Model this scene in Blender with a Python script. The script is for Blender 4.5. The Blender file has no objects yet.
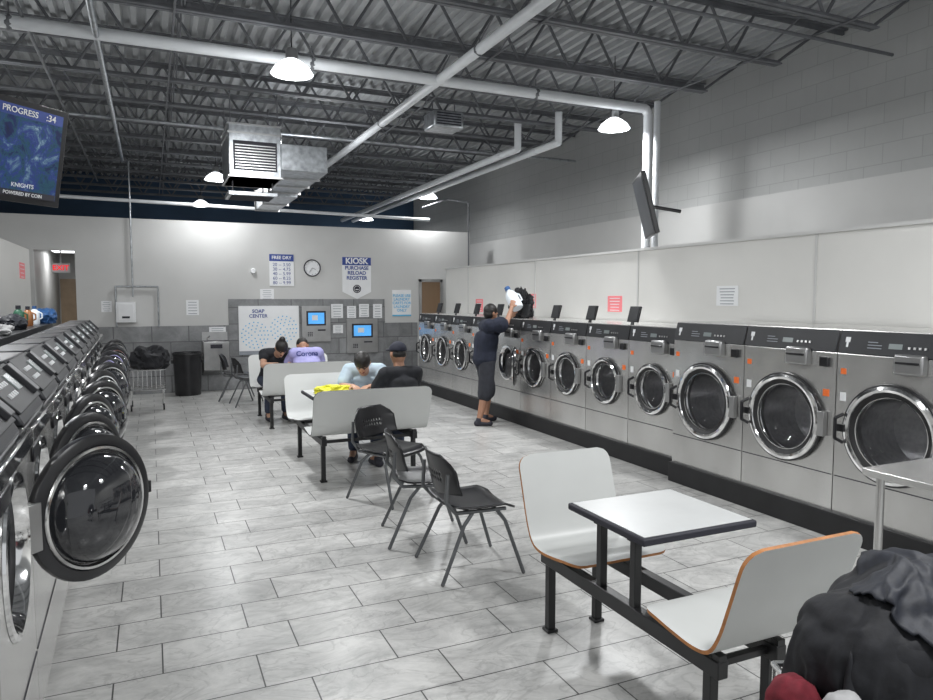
import bpy,bmesh,math,random
from mathutils import Vector as V, Matrix, Euler, noise as NZ
R=math.radians; PI=math.pi; random.seed(7)
S=bpy.context.scene; COL=S.collection
# ---------------- camera
F=700.0;H=1.7;PS=math.atan(315/700);PT=math.atan(52/700)
cd=bpy.data.cameras.new('camera'); cam=bpy.data.objects.new('camera',cd); COL.objects.link(cam)
cam.location=(0,0,H); cam.rotation_euler=(PI/2-PT,0,-PS); cd.sensor_width=36; cd.lens=36*F/933; cd.clip_end=100
S.camera=cam
M3=Euler((PI/2-PT,0,-PS)).to_matrix()
def ray(px,py): return M3@V(((px-466.5)/F,-(py-350)/F,-1))
def onp(px,py,ax,c):
    r=ray(px,py); o=V((0,0,H)); t=(c-o[ax])/r[ax]; return o+r*t
# ---------------- materials
def sc(c,k): return tuple(min(1,max(0,x*k)) for x in c[:3])+(1,)
def mat(name,c,r=.5,m=0,nz=.08,scale=6,bump=0,alpha=1,em=None,es=0,stretch=None,coat=0):
    M=bpy.data.materials.new(name); M.use_nodes=True; N=M.node_tree.nodes; L=M.node_tree.links
    b=N['Principled BSDF']; b.inputs['Roughness'].default_value=r; b.inputs['Metallic'].default_value=m
    tc=N.new('ShaderNodeTexCoord'); mp=N.new('ShaderNodeMapping'); n=N.new('ShaderNodeTexNoise'); rp=N.new('ShaderNodeValToRGB')
    if stretch: mp.inputs['Scale'].default_value=stretch
    n.inputs['Scale'].default_value=scale; n.inputs['Detail'].default_value=4
    rp.color_ramp.elements[0].position=.3; rp.color_ramp.elements[1].position=.7
    rp.color_ramp.elements[0].color=sc(c,1-nz); rp.color_ramp.elements[1].color=sc(c,1+nz)
    L.new(tc.outputs['Object'],mp.inputs[0]); L.new(mp.outputs[0],n.inputs['Vector']); L.new(n.outputs['Fac'],rp.inputs[0]); L.new(rp.outputs[0],b.inputs['Base Color'])
    if bump:
        bp=N.new('ShaderNodeBump'); bp.inputs['Strength'].default_value=bump; bp.inputs['Distance'].default_value=.01
        L.new(n.outputs['Fac'],bp.inputs['Height']); L.new(bp.outputs[0],b.inputs['Normal'])
    b.inputs['Alpha'].default_value=alpha
    b.inputs['Coat Weight'].default_value=coat
    if em: b.inputs['Emission Color'].default_value=tuple(em)+(1,); b.inputs['Emission Strength'].default_value=es
    return M
def brick(name,ca,cb,mort,w,h,ms,axes,rough=.35,bump=.3,nscale=2.5,off=.5,spread=.15,st=2.2,vein=0):
    M=bpy.data.materials.new(name); M.use_nodes=True; N=M.node_tree.nodes; L=M.node_tree.links
    b=N['Principled BSDF']; g=N.new('ShaderNodeNewGeometry'); s=N.new('ShaderNodeSeparateXYZ'); c=N.new('ShaderNodeCombineXYZ')
    L.new(g.outputs['Position'],s.inputs[0]); L.new(s.outputs[axes[0]],c.inputs[0]); L.new(s.outputs[axes[1]],c.inputs[1])
    t=N.new('ShaderNodeTexBrick'); t.offset=off; t.inputs['Scale'].default_value=1; t.inputs['Brick Width'].default_value=w; t.inputs['Row Height'].default_value=h
    t.inputs['Mortar Size'].default_value=ms; t.inputs['Mortar Smooth'].default_value=.1; t.inputs['Mortar'].default_value=tuple(mort)+(1,)
    L.new(c.outputs[0],t.inputs['Vector'])
    n=N.new('ShaderNodeTexNoise'); n.inputs['Scale'].default_value=nscale; n.inputs['Detail'].default_value=10; n.inputs['Roughness'].default_value=.75; n.inputs['Distortion'].default_value=.7
    mp=N.new('ShaderNodeMapping'); mp.inputs['Scale'].default_value=(1,st,1); L.new(g.outputs['Position'],mp.inputs[0]); L.new(mp.outputs[0],n.inputs['Vector'])
    rp=N.new('ShaderNodeValToRGB'); rp.color_ramp.elements[0].position=.36; rp.color_ramp.elements[1].position=.62
    rp.color_ramp.elements[0].color=tuple(ca)+(1,); rp.color_ramp.elements[1].color=tuple(cb)+(1,)
    L.new(n.outputs['Fac'],rp.inputs[0])
    src=rp.outputs[0]
    if vein:
        n2=N.new('ShaderNodeTexNoise'); n2.inputs['Scale'].default_value=nscale*.9; n2.inputs['Detail'].default_value=6; n2.inputs['Distortion'].default_value=2.2
        L.new(mp.outputs[0],n2.inputs['Vector'])
        r2=N.new('ShaderNodeValToRGB'); e=r2.color_ramp.elements; e[0].position=.47; e[0].color=(1,1,1,1); e[1].position=.53; e[1].color=(1,1,1,1); q=e.new(.5); q.color=(1-vein,1-vein,1-vein,1)
        L.new(n2.outputs['Fac'],r2.inputs[0])
        mx=N.new('ShaderNodeMixRGB'); mx.blend_type='MULTIPLY'; mx.inputs[0].default_value=1; L.new(src,mx.inputs[1]); L.new(r2.outputs[0],mx.inputs[2]); src=mx.outputs[0]
    hs=N.new('ShaderNodeHueSaturation'); hs.inputs['Value'].default_value=1-spread; L.new(src,hs.inputs['Color'])
    L.new(src,t.inputs['Color1']); L.new(hs.outputs[0],t.inputs['Color2'])
    L.new(t.outputs['Color'],b.inputs['Base Color']); b.inputs['Roughness'].default_value=rough
    bp=N.new('ShaderNodeBump'); bp.inputs['Strength'].default_value=bump; bp.inputs['Distance'].default_value=.003; bp.invert=True
    L.new(t.outputs['Fac'],bp.inputs['Height']); L.new(bp.outputs[0],b.inputs['Normal'])
    return M
m={}
m['floor']=brick('floor_tile',(.40,.40,.39),(.62,.615,.595),(.05,.05,.048),.61,.305,.0036,'XY',.29,.2,2.9,.33,.13,1.5,.2)
m['dado']=brick('wall_tile',(.17,.175,.18),(.28,.285,.29),(.085,.085,.09),.61,.305,.007,'XZ',.4,.2,3,spread=.28,st=1.5)
m['block']=brick('painted_block',(.41,.415,.41),(.43,.435,.43),(.345,.35,.345),.41,.205,.005,'YZ',.75,.3,1,.5,.03)
m['white']=mat('painted_wall',(.51,.51,.50),.6,nz=.03,scale=2)
m['white2']=mat('painted_panel',(.62,.615,.59),.5,nz=.03,scale=1.5)
m['navy']=mat('dark_blue_wall',(.04,.075,.13),.8,nz=.2,scale=1)
m['deck']=mat('steel_deck',(.38,.39,.40),.6,nz=.15,scale=2)
m['joist']=mat('joist_paint',(.12,.125,.135),.6,nz=.2)
m['pipe']=mat('white_pipe',(.64,.66,.68),.4,nz=.05)
m['gal']=mat('galvanised_steel',(.40,.42,.44),.32,.9,nz=.3,scale=14)
m['steel']=mat('steel_reflection_bands',(.66,.655,.64),.25,.82,nz=.18,scale=2.2,stretch=(1,1,.4),bump=.3)  # light and dark bands in the colour stand in for uneven reflections
m['steel2']=mat('dull_steel',(.42,.42,.42),.34,.9,nz=.1,scale=6)
m['dsteel']=mat('dark_steel',(.05,.051,.055),.38,.5,nz=.1,scale=6)
m['chrome']=mat('chrome',(.84,.84,.84),.09,1,nz=.03)
m['black']=mat('black_plastic',(.014,.014,.016),.30,nz=.3)
m['rub']=mat('black_rubber',(.01,.01,.011),.55,nz=.3)
m['bpaint']=mat('black_steel',(.012,.012,.013),.4,nz=.3)
m['panel']=mat('control_panel',(.014,.015,.018),.5,nz=.2)
m['panel2']=mat('sloped_control_panel',(.010,.011,.013),.5,nz=.2)
m['glass']=mat('door_glass',(.10,.10,.105),.04,nz=.1,alpha=.26,coat=1)
m['glassd']=mat('dark_bulged_glass',(.025,.026,.03),.05,nz=.1,alpha=.88,coat=1)
m['drum']=mat('drum_steel',(.42,.42,.43),.28,1,nz=.12,scale=30)
m['lam']=mat('seat_laminate',(.58,.59,.575),.38,nz=.03,scale=3)
m['ply']=mat('plywood_edge',(.42,.17,.05),.5,nz=.2,scale=30)
m['gedge']=mat('dark_edge',(.10,.10,.10),.5)
m['tab']=mat('table_laminate',(.56,.57,.565),.3,nz=.04)
m['gtube']=mat('grey_tube',(.13,.135,.14),.35,.5)
m['paper']=mat('paper',(.74,.75,.76),.7,nz=.03)
m['red']=mat('red_paper',(.82,.22,.24),.6,nz=.06)
m['orange']=mat('orange_sticker',(.80,.16,.03),.5)
m['blue']=mat('sign_blue',(.02,.05,.25),.5)
m['cyan']=mat('cyan_print',(.10,.42,.68),.5)
m['ink']=mat('ink',(.02,.02,.03),.6)
m['inkg']=mat('grey_ink',(.25,.27,.3),.6)
m['capn']=mat('navy_cap',(.012,.014,.028),.8,nz=.2)
m['scr']=mat('blue_screen',(.05,.2,.5),.2,em=(.10,.38,.75),es=.9,nz=.3,scale=8)
m['lcd']=mat('lcd',(.1,.12,.12),.2,em=(.45,.5,.5),es=.2)
m['tvs']=mat('dark_screen',(.05,.055,.065),.3,nz=.1)
m['wood']=mat('brown_door',(.22,.14,.08),.5,nz=.15,scale=3,stretch=(1,1,.2))
m['tan']=mat('tan_door',(.36,.26,.17),.5,nz=.1)
m['lamp']=mat('lamp_shade',(.9,.9,.9),.3,em=(.93,.97,1),es=3)
m['bulb']=mat('lamp_lens',(.9,.9,.9),.3,em=(.93,.97,1),es=25)
m['exit']=mat('exit_red',(.8,.0,.01),.4,em=(1,.0,.01),es=.9)
m['skin']=mat('skin_brown',(.36,.19,.12),.5,nz=.05)
m['skin2']=mat('skin_light',(.48,.28,.19),.5,nz=.05)
m['hair']=mat('black_hair',(.012,.01,.009),.5,nz=.4,scale=40,bump=.6)
m['tee']=mat('black_shirt',(.013,.014,.018),.85,nz=.3,scale=12,bump=.15)
m['navyt']=mat('navy_shirt',(.012,.016,.032),.85,nz=.3,scale=12,bump=.15)
m['shorts']=mat('charcoal_shorts',(.024,.026,.034),.85,nz=.2,scale=14,bump=.15)
m['pale']=mat('pale_blue_shirt',(.42,.52,.60),.8,nz=.1,scale=12,bump=.15)
m['purple']=mat('lavender_shirt',(.34,.33,.60),.8,nz=.1,scale=12,bump=.15)
m['jean']=mat('dark_jeans',(.03,.04,.07),.8,nz=.25,scale=20)
m['cloth']=mat('black_cloth',(.0075,.008,.011),.7,nz=.3,scale=60,bump=.1)
m['cloth2']=mat('navy_black_cloth',(.009,.011,.018),.62,nz=.3,scale=60,bump=.1)
m['redc']=mat('dark_red_cloth',(.15,.010,.020),.85,nz=.2,scale=40,bump=.15)
m['whc']=mat('grey_white_cloth',(.40,.40,.40),.8,nz=.1,scale=40,bump=.15)
m['yel']=mat('yellow_cloth',(.75,.72,.06),.7,nz=.15,scale=20,bump=.3)
m['bag']=mat('blue_bag',(.025,.09,.24),.6,nz=.2)
m['green']=mat('green_bottle',(.03,.12,.07),.4)
m['orb']=mat('orange_bottle',(.30,.12,.04),.4)
m['whb']=mat('white_bottle',(.75,.8,.85),.35)
# ---------------- mesh builder
class MB:
    def __init__(s): s.b=bmesh.new(); s.mi=0
    def _f(s,vs):
        try: f=s.b.faces.new(vs); f.material_index=s.mi; return f
        except ValueError: pass
    def box(s,x0,y0,z0,x1,y1,z1,M=None):
        c=[V((x,y,z)) for z in (z0,z1) for y in (y0,y1) for x in (x0,x1)]
        if M: c=[M@p for p in c]
        v=[s.b.verts.new(p) for p in c]
        for q in ((0,2,3,1),(4,5,7,6),(0,1,5,4),(2,6,7,3),(0,4,6,2),(1,3,7,5)): s._f([v[i] for i in q])
        return s
    def cyl(s,a,b,r,r2=None,n=12,cap=True):
        a=V(a);b=V(b);r2=r if r2 is None else r2; d=(b-a)
        if d.length<1e-6: return s
        q=d.to_track_quat('Z','Y').to_matrix()
        A=[s.b.verts.new(a+q@V((r*math.cos(2*PI*i/n),r*math.sin(2*PI*i/n),0))) for i in range(n)]
        B=[s.b.verts.new(b+q@V((r2*math.cos(2*PI*i/n),r2*math.sin(2*PI*i/n),0))) for i in range(n)]
        for i in range(n): s._f([A[i],A[(i+1)%n],B[(i+1)%n],B[i]])
        if cap: s._f(A[::-1]); s._f(B)
        return s
    def bar(s,a,b,w,h=None):
        a=V(a);b=V(b);h=h or w; d=b-a; q=d.to_track_quat('Z','Y').to_matrix()
        vs=[]
        for p in (a,b):
            for (i,j) in ((-1,-1),(1,-1),(1,1),(-1,1)): vs.append(s.b.verts.new(p+q@V((i*w/2,j*h/2,0))))
        for f in ((3,2,1,0),(4,5,6,7),(0,1,5,4),(1,2,6,5),(2,3,7,6),(3,0,4,7)): s._f([vs[k] for k in f])
        return s
    def ball(s,c,r,sub=2,M=None):
        mm=Matrix.Translation(V(c))@((M.to_4x4()) if M else Matrix.Identity(4))@Matrix.Diagonal(V((r,r,r,1)) if not hasattr(r,'__len__') else V((*r,1)))
        g=bmesh.ops.create_icosphere(s.b,subdivisions=sub,radius=1,matrix=mm)
        for v in g['verts']:
            for f in v.link_faces: f.material_index=s.mi
        return s
    def tube(s,pts,r,n=10):
        for a,b in zip(pts,pts[1:]): s.cyl(a,b,r,n=n)
        for p in pts[1:-1]: s.ball(p,r*1.0,1)
        return s
    def cap(s,a,b,ra,rb):
        s.cyl(a,b,ra,rb,n=12); s.ball(a,ra,2); s.ball(b,rb,2); return s
    def lathe(s,prof,n=32,c=(0,0,0),ax='Z'):
        c=V(c); rings=[]
        for r,h in prof:
            if r<1e-6: rings.append([s.b.verts.new(c+(V((0,0,h)) if ax=='Z' else V((0,h,0))))]); continue
            rg=[]
            for i in range(n):
                a=2*PI*i/n
                p=V((r*math.cos(a),r*math.sin(a),h)) if ax=='Z' else V((r*math.cos(a),h,r*math.sin(a)))
                rg.append(s.b.verts.new(c+p))
            rings.append(rg)
        for A,B in zip(rings,rings[1:]):
            for i in range(n):
                j=(i+1)%n
                if len(A)==1 and len(B)==1: break
                if len(A)==1: s._f([A[0],B[i],B[j]])
                elif len(B)==1: s._f([A[i],A[j],B[0]])
                else: s._f([A[i],A[j],B[j],B[i]])
        return s
    def prism(s,poly,x0,x1):
        A=[s.b.verts.new((x0,y,z)) for y,z in poly]; B=[s.b.verts.new((x1,y,z)) for y,z in poly]; n=len(poly)
        s._f(A); s._f(B[::-1])
        for i in range(n): s._f([A[i],B[i],B[(i+1)%n],A[(i+1)%n]])
        return s
    def build(s,name,mt,parent=None,bev=0,sm=True,fix=True):
        if fix: bmesh.ops.recalc_face_normals(s.b,faces=s.b.faces[:])
        me=bpy.data.meshes.new(name); s.b.to_mesh(me); s.b.free()
        for x in (mt if isinstance(mt,(list,tuple)) else [mt]): me.materials.append(x)
        if sm:
            me.polygons.foreach_set('use_smooth',[True]*len(me.polygons)); me.set_sharp_from_angle(angle=R(35))
        o=bpy.data.objects.new(name,me); COL.objects.link(o)
        if parent: o.parent=parent
        if bev:
            bm_=o.modifiers.new('bevel','BEVEL'); bm_.width=bev; bm_.segments=2; bm_.limit_method='ANGLE'
        return o
def tag(o,label,cat,group=None,kind=None):
    if label:o['label']=label
    if cat:o['category']=cat
    if group:o['group']=group
    if kind:o['kind']=kind
    return o
def thing(name,label,cat,loc=(0,0,0),rz=0,group=None):
    o=bpy.data.objects.new(name,None); COL.objects.link(o); o.location=loc; o.rotation_euler=(0,0,rz); o.empty_display_size=.1
    return tag(o,label,cat,group)
def struct(mb,name,mt,**k):
    o=mb.build(name,mt,**k); o['kind']='structure'; return o
def dup(r,loc=None,rz=None,label=None,par=None):
    c=r.copy(); COL.objects.link(c)
    if par: c.parent=par
    if loc is not None: c.location=loc
    if rz is not None: c.rotation_euler=(0,0,rz)
    if label: c['label']=label
    for ch in list(r.children): dup(ch,par=c)
    return c
def bake(o,name,mt,parent,smooth=True):
    bpy.context.view_layer.update()
    dg=bpy.context.evaluated_depsgraph_get()
    me=bpy.data.meshes.new_from_object(o.evaluated_get(dg)); me.name=name
    bpy.data.objects.remove(o)
    me.materials.clear()
    for x in (mt if isinstance(mt,(list,tuple)) else [mt]): me.materials.append(x)
    if smooth: me.polygons.foreach_set('use_smooth',[True]*len(me.polygons))
    q=bpy.data.objects.new(name,me); COL.objects.link(q)
    if parent: q.parent=parent
    return q
def text(par,s_,x,z,size,mt,y=-.006,al='CENTER',name='lettering',xs=1,bold=.0):
    cu=bpy.data.curves.new('t','FONT'); cu.body=s_; cu.size=size; cu.align_x=al; cu.align_y='CENTER'; cu.extrude=.0008; cu.offset=bold*size; cu.space_line=1.0
    o=bpy.data.objects.new('t',cu); COL.objects.link(o)
    q=bake(o,name,mt,par,False)
    q.data.transform(Matrix.Translation((x,y,z))@Matrix.Rotation(PI/2,4,'X')@Matrix.Diagonal(V((xs,1,1,1))))
    return q
def remesh(mb,name,mt,parent,vox=.008,it=3):
    o=mb.build('tmp',m['black']); r=o.modifiers.new('r','REMESH'); r.mode='VOXEL'; r.voxel_size=vox
    s=o.modifiers.new('s','SMOOTH'); s.factor=.5; s.iterations=it
    return bake(o,name,mt,parent)
ORD=['nearest','second','third','fourth','fifth','sixth','seventh','eighth','ninth','tenth','eleventh','twelfth']
# ================= CLOTHES HEAP: garments settled over a knobbly bundle with the cloth solver, then frozen
cx,cy=1.80,1.06; CR=R(-24)
def garment(name,label,loc,r3,mt,seed,nf,rz=0,fr=(.014,.032),fine=.006,lo=-.5,vox=.009,knob=0):
    rnd=random.Random(seed); mb=MB(); r3=V(r3)
    for i in range(7):
        a=rnd.random()*2*PI; k=rnd.uniform(.15,.45)
        mb.ball((r3.x*k*math.cos(a),r3.y*k*math.sin(a),r3.z*rnd.uniform(-.25,.05)),(r3.x*rnd.uniform(.5,.68),r3.y*rnd.uniform(.5,.68),r3.z*rnd.uniform(.7,.95)),3)
    for i in range(nf):
        th=rnd.random()*2*PI; ph=rnd.uniform(.05,.9); dth=rnd.uniform(-.9,.9); L_=rnd.uniform(.5,1.3); r0=rnd.uniform(*fr)
        cross=rnd.random()<.35; pts=[]
        for k in range(9):
            t=k/8
            a=th+(dth*t if not cross else (t-.5)*1.7)+.12*math.sin(7*t+i); p_=ph+(L_*t if not cross else .25*math.sin(3*t))
            if p_>PI/2-math.asin(lo) : break
            sp=V((r3.x*math.sin(p_)*math.cos(a),r3.y*math.sin(p_)*math.sin(a),r3.z*math.cos(p_)))*.90
            pts.append((sp,r0*(.35+.9*math.sin(PI*(.12+.76*t)))))
        for (p,ra),(q,rb) in zip(pts,pts[1:]): mb.cyl(p,q,ra,rb,n=8); mb.ball(q,rb,1)
    for i in range(knob):      # lumps that poke the drape up into peaks
        a=rnd.random()*2*PI; p_=rnd.uniform(.1,1.25)
        sp=V((r3.x*math.sin(p_)*math.cos(a),r3.y*math.sin(p_)*math.sin(a),r3.z*math.cos(p_)))*rnd.uniform(.92,1.08); mb.ball(sp,rnd.uniform(.025,.045),2)
    o=remesh(mb,name,m[mt],None,vox,3); me=o.data
    ns=[v.normal.copy() for v in me.vertices]
    for v,n in zip(me.vertices,ns):
        p=v.co; w=V((NZ.noise(p*5+V((seed,0,0))),NZ.noise(p*5+V((0,seed,0))),NZ.noise(p*5)))*.10
        q=p+w
        v.co=p+n*((1-2*abs(NZ.noise(q*9+V((seed,2,0)))))*fine+(1-2*abs(NZ.noise(q*19)))*fine*.4+NZ.noise(p*4)*fine*1.5)
    o.location=loc; o.rotation_euler=(0,0,rz)
    return tag(o,label,'clothes')
def cl(x,y,z):
    c,s=math.cos(CR),math.sin(CR); return (cx+x*c-y*s,cy+x*s+y*c,z)
pile=garment('clothes_bundle','dark clothes filling the wire cart beneath the draped jackets',cl(0,0,.74),(.38,.25,.26),'cloth',11,18,CR,fr=(.035,.065),fine=.004,lo=-.8,vox=.018,knob=9)
pile.modifiers.new('col','COLLISION'); pile.collision.thickness_inner=.04; pile.collision.cloth_friction=80; pile.collision.damping=.8
def settle(name,label,off,rz,W,Hh,mt,frames,thick,shrink,cell=.0125,seed=0,amp=.008):
    loc=V(cl(off[0],off[1],off[2])); nx=int(W/cell); ny=int(Hh/cell); mb=MB(); g={}
    def inside(x,y):
        e=.03*NZ.noise(V((x*4,y*4,seed)))
        return (abs(x)/(W/2+e))**5+(abs(y-Hh/2)/(Hh/2+e))**5<1
    for j in range(-4,ny+5):
        for i in range(-4,nx+5):
            x=-W/2+i*cell; y=j*cell
            if inside(x+cell/2,y+cell/2):
                vs=[]
                for (a,b_) in ((i,j),(i+1,j),(i+1,j+1),(i,j+1)):
                    if (a,b_) not in g:
                        X=-W/2+a*cell; Y=b_*cell
                        g[(a,b_)]=mb.b.verts.new((X,Y-Hh/2,.03*NZ.noise(V((X*6,Y*6,seed)))))
                    vs.append(g[(a,b_)])
                mb._f(vs)
    o=mb.build('tmp_cloth',m[mt]); o.location=loc; o.rotation_euler=(0,0,rz)
    pile.collision.thickness_outer=thick
    c=o.modifiers.new('c','CLOTH'); q=c.settings; q.quality=6; q.mass=.2; q.tension_stiffness=15; q.compression_stiffness=15; q.shear_stiffness=5; q.bending_stiffness=.02; q.air_damping=2; q.shrink_min=shrink
    c.collision_settings.distance_min=.007; c.collision_settings.use_self_collision=False; c.collision_settings.collision_quality=3
    bpy.context.view_layer.update()
    for f in range(1,frames+1): S.frame_set(f)
    r=bake(o,name,m[mt],None)
    r.data.transform(Matrix.Translation(loc)@Matrix.Rotation(rz,4,'Z')); n=len(r.data.vertices); ctr=sum((v.co for v in r.data.vertices),V())/n
    ns=[v.normal.copy() for v in r.data.vertices]
    for v,nn_ in zip(r.data.vertices,ns):
        p=v.co; q=p+V((NZ.noise(p*6),NZ.noise(p*6+V((9,0,0))),NZ.noise(p*6+V((0,9,0)))))*.10
        a=V((q.x*7,q.y*7,q.z*3.2)); rd=1-2*abs(NZ.noise(a+V((seed,0,0)))); rd=rd*abs(rd)
        v.co=p+nn_*(rd*amp*1.5+(1-2*abs(NZ.noise(q*17)))*amp*.45)
    r.data.transform(Matrix.Translation(-ctr)); r.location=ctr
    S.frame_set(1)
    return tag(r,label,'clothes')
jks=[settle('black_coat','large black coat draped over the whole clothes heap at the lower right corner',(.03,.04,1.10),CR,1.06,.94,'cloth',42,.005,-.30,cell=.0118,seed=2,amp=.010),
settle('black_jacket','navy black jacket crumpled across the top right of the clothes heap',(.14,-.02,1.13),CR+R(38),.62,.54,'cloth2',36,.018,-.34,cell=.0118,seed=5,amp=.011)]
pile.modifiers.clear()
for o in jks:
    s_=o.modifiers.new('sub','SUBSURF'); s_.levels=1; s_.render_levels=1
    s_=o.modifiers.new('solid','SOLIDIFY'); s_.thickness=.005; s_.offset=0
garment('red_garment','dark red garment poking out below the black jackets',(1.375,1.14,.67),(.065,.065,.14),'redc',5,30,0,(.005,.013),vox=.007)
garment('white_garment','greyish white garment poking out below the black jackets',(1.385,1.02,.69),(.055,.055,.14),'whc',6,30,0,(.005,.012),vox=.007)
# ================= SETTING
YB=13.6; XR=6.9; XL=-4.6; ZC=4.62
struct(MB().box(XL-.2,-2,-.1,XR+.2,19.2,0),'floor',m['floor'],sm=False)
d=MB(); x=XL; pts=[]
while x<XR:
    pts+= [(x,ZC),(x+.05,ZC),(x+.07,ZC+.05),(x+.13,ZC+.05)]; x+=.15
for (xa,za),(xb,zb) in zip(pts,pts[1:]):
    d._f([d.b.verts.new(p) for p in ((xa,-2,za),(xb,-2,zb),(xb,19.2,zb),(xa,19.2,za))])
d.box(XL-.2,-2,ZC+.06,XR+.2,19.2,ZC+.12)
struct(d,'ceiling',m['deck'],sm=False)
struct(MB().box(XR,-2,0,XR+.2,19.2,ZC+.06),'wall_right',m['block'],sm=False)
struct(MB().box(XR-.10,-2,0,XR,19,2.94),'trim_5',m['white'],sm=False)
struct(MB().box(XL-.2,-2,0,XL,19.2,ZC+.06),'wall_left',m['white'],sm=False)
struct(MB().box(XL,19,0,XR,19.2,ZC+.06),'wall_rear',m['navy'],sm=False)
w=MB().box(XL,YB,0,-1.75,YB+.15,3.08).box(-1.75,YB,2.5,-1.15,YB+.15,3.08).box(-1.15,YB,0,6.2,YB+.15,3.08)
struct(w,'wall_back',m['white'],sm=False)
h_=MB().box(-1.85,YB+.15,0,-1.75,17,2.6).box(-1.15,YB+.15,0,-1.05,17,2.6).box(-1.85,17,0,-1.05,17.1,2.6).box(-1.85,YB+.15,2.6,-1.05,17.1,2.7)
struct(h_,'wall_hallway',m['white'],sm=False)
struct(MB().box(-1.15,YB-.02,0,1.3,YB,1.2).box(4.3,YB-.02,0,5.0,YB,1.2),'trim_1',m['dado'],sm=False)
struct(MB().box(1.3,YB-.03,0,4.3,YB,1.68),'trim_2',m['dado'],sm=False)
struct(MB().box(XL,YB-.02,0,-1.75,YB,1.2),'trim_3',m['dado'],sm=False)
struct(MB().box(5.3,-1,0,5.42,12.75,2.27),'wall_service_right',m['white2'],sm=False)
b=MB()
for y in (1.9,4.35,6.8,9.25,11.7): b.box(5.293,y-.012,1.3,5.3,y+.012,2.27)
b.box(5.28,-1,2.255,5.44,12.77,2.285)
struct(b,'trim_4',m['white'],sm=False)
struct(MB().box(-1.77,1,0,-1.65,12.4,2.43),'wall_service_left',m['white2'],sm=False)
struct(MB().box(4.46,5.12,0,5.3,12.2,.18).box(4.36,-.9,0,5.3,5.1,.18),'baseboard_right',m['rub'],bev=.004)
def slab(A,z0,z1):
    bl=MB(); lo_=[bl.b.verts.new((x,y,z0)) for x,y in A]; hi_=[bl.b.verts.new((x,y,z1)) for x,y in A]; bl._f(lo_); bl._f(hi_)
    for i in range(4): bl._f([lo_[i],lo_[(i+1)%4],hi_[(i+1)%4],hi_[i]])
    return bl
struct(slab([(-1.55,1.5),(-.47,1.5),(-.69,10.6),(-1.6,10.6)],0,.12),'baseboard_left',m['rub'],bev=.004)
tag(slab([(-1.38,2.22),(-.98,2.22),(-1.16,10.4),(-1.56,10.4)],1.245,1.39).build('utility_trough',m['dsteel'],bev=.01),'long dark steel utility trough running behind the left washers','trough')
d1=struct(MB().box(5.04,YB-.05,0,5.09,YB,2.08).box(5.5,YB-.05,0,5.55,YB,2.08).box(5.04,YB-.05,2.03,5.55,YB,2.09),'door_1',m['steel2'])
MB().box(5.09,YB-.03,.01,5.5,YB-.002,2.03).build('door_leaf',m['wood'],d1)
MB().ball((5.14,YB-.06,1.0),.03).build('door_handle',m['chrome'],d1)
d2=struct(MB().box(-1.72,16.93,0,-1.18,16.98,2.1),'door_2',m['tan'])
MB().ball((-1.25,16.9,1.0),.03).build('door_handle',m['chrome'],d2)
# ================= CEILING STEEL
jy=[2.27+1.05*i for i in range(16)]
XJ0=XL+.02
def joist():
    t=thing('steel_joist','open web steel roof joist spanning across under the corrugated ceiling','joist',group='open web roof joists')
    MB().box(XJ0,-.055,4.56,XR-.01,-.008,4.575).box(XJ0,-.012,4.52,XR-.01,-.006,4.575).box(XJ0,.008,4.56,XR-.01,.055,4.575).box(XJ0,.006,4.52,XR-.01,.012,4.575).build('top_chord',m['joist'],t,sm=False)
    MB().box(XJ0,-.05,4.08,5.95,-.008,4.095).box(XJ0,-.012,4.08,5.95,-.006,4.125).box(XJ0,.008,4.08,5.95,.05,4.095).box(XJ0,.006,4.08,5.95,.012,4.125).build('bottom_chord',m['joist'],t,sm=False)
    w=MB(); x=XJ0; k=0
    while x<5.6:
        w.cyl((x,0,4.56 if k%2==0 else 4.09),(x+.30,0,4.09 if k%2==0 else 4.56),.015,n=6); x+=.30; k+=1
    w.cyl((5.9,0,4.09),(6.6,0,4.56),.016,n=6)
    w.build('web',m['joist'],t)
    return t
j0=joist(); j0.location=(0,jy[0],0)
for y in jy[1:]: dup(j0,loc=(0,y,0))
for x in (-2.6,.3,3.2,5.6):
    g=MB()
    for a,c in zip(jy,jy[1:]):
        g.cyl((x,a,4.10),(x,c,4.54),.009,n=6); g.cyl((x+.03,a,4.54),(x+.03,c,4.10),.009,n=6)
    g.cyl((x-.05,2,4.07),(x-.05,18,4.07),.01,n=6)
    tag(g.build('joist_bridging',m['joist']),'crossed thin steel bridging rods tying the roof joists together','bridging','bridging rods between the joists')
def pipe(pts,r,label,mt='pipe',name='ceiling_pipe',clamps=None):
    o=MB().tube(pts,r,14).build(name,m[mt]); tag(o,label,'pipe')
    for p in clamps or []:
        c=MB(); c.cyl((p[0],p[1],p[2]),(p[0],p[1],4.14),.006,n=6); c.ball(p,r*1.25,1)
        c.build('hanger',m['joist'],o)
    return o
pipe([(-4.5,7.0,3.98),(5.52,7.0,3.98),(5.56,7.0,3.92),(5.56,7.0,0.3)],.055,'thick white sprinkler main crossing the ceiling and dropping down the right wall',clamps=[(-1,7,3.98),(1.5,7,3.98),(4,7,3.98)])
pipe([(5.74,7.05,4.1),(5.74,7.05,.3)],.04,'white drop pipe standing right beside the sprinkler main drop')
pipe([(2.83,-.5,3.98),(2.83,12.5,3.98)],.05,'thick white pipe running lengthwise toward the metal ductwork',clamps=[(2.83,3,3.98),(2.83,6,3.98),(2.83,9,3.98)])
pipe([(5.1,8.3,4.2),(5.1,8.3,3.8),(5.0,8.7,3.76),(5.0,18.5,3.76)],.05,'white pipe with down bend running to the rear, right one of the pair')
pipe([(4.8,8.9,4.2),(4.8,8.9,3.8),(4.7,9.2,3.76),(4.7,18.5,3.76)],.05,'white pipe with down bend running to the rear, left one of the pair')
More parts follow.
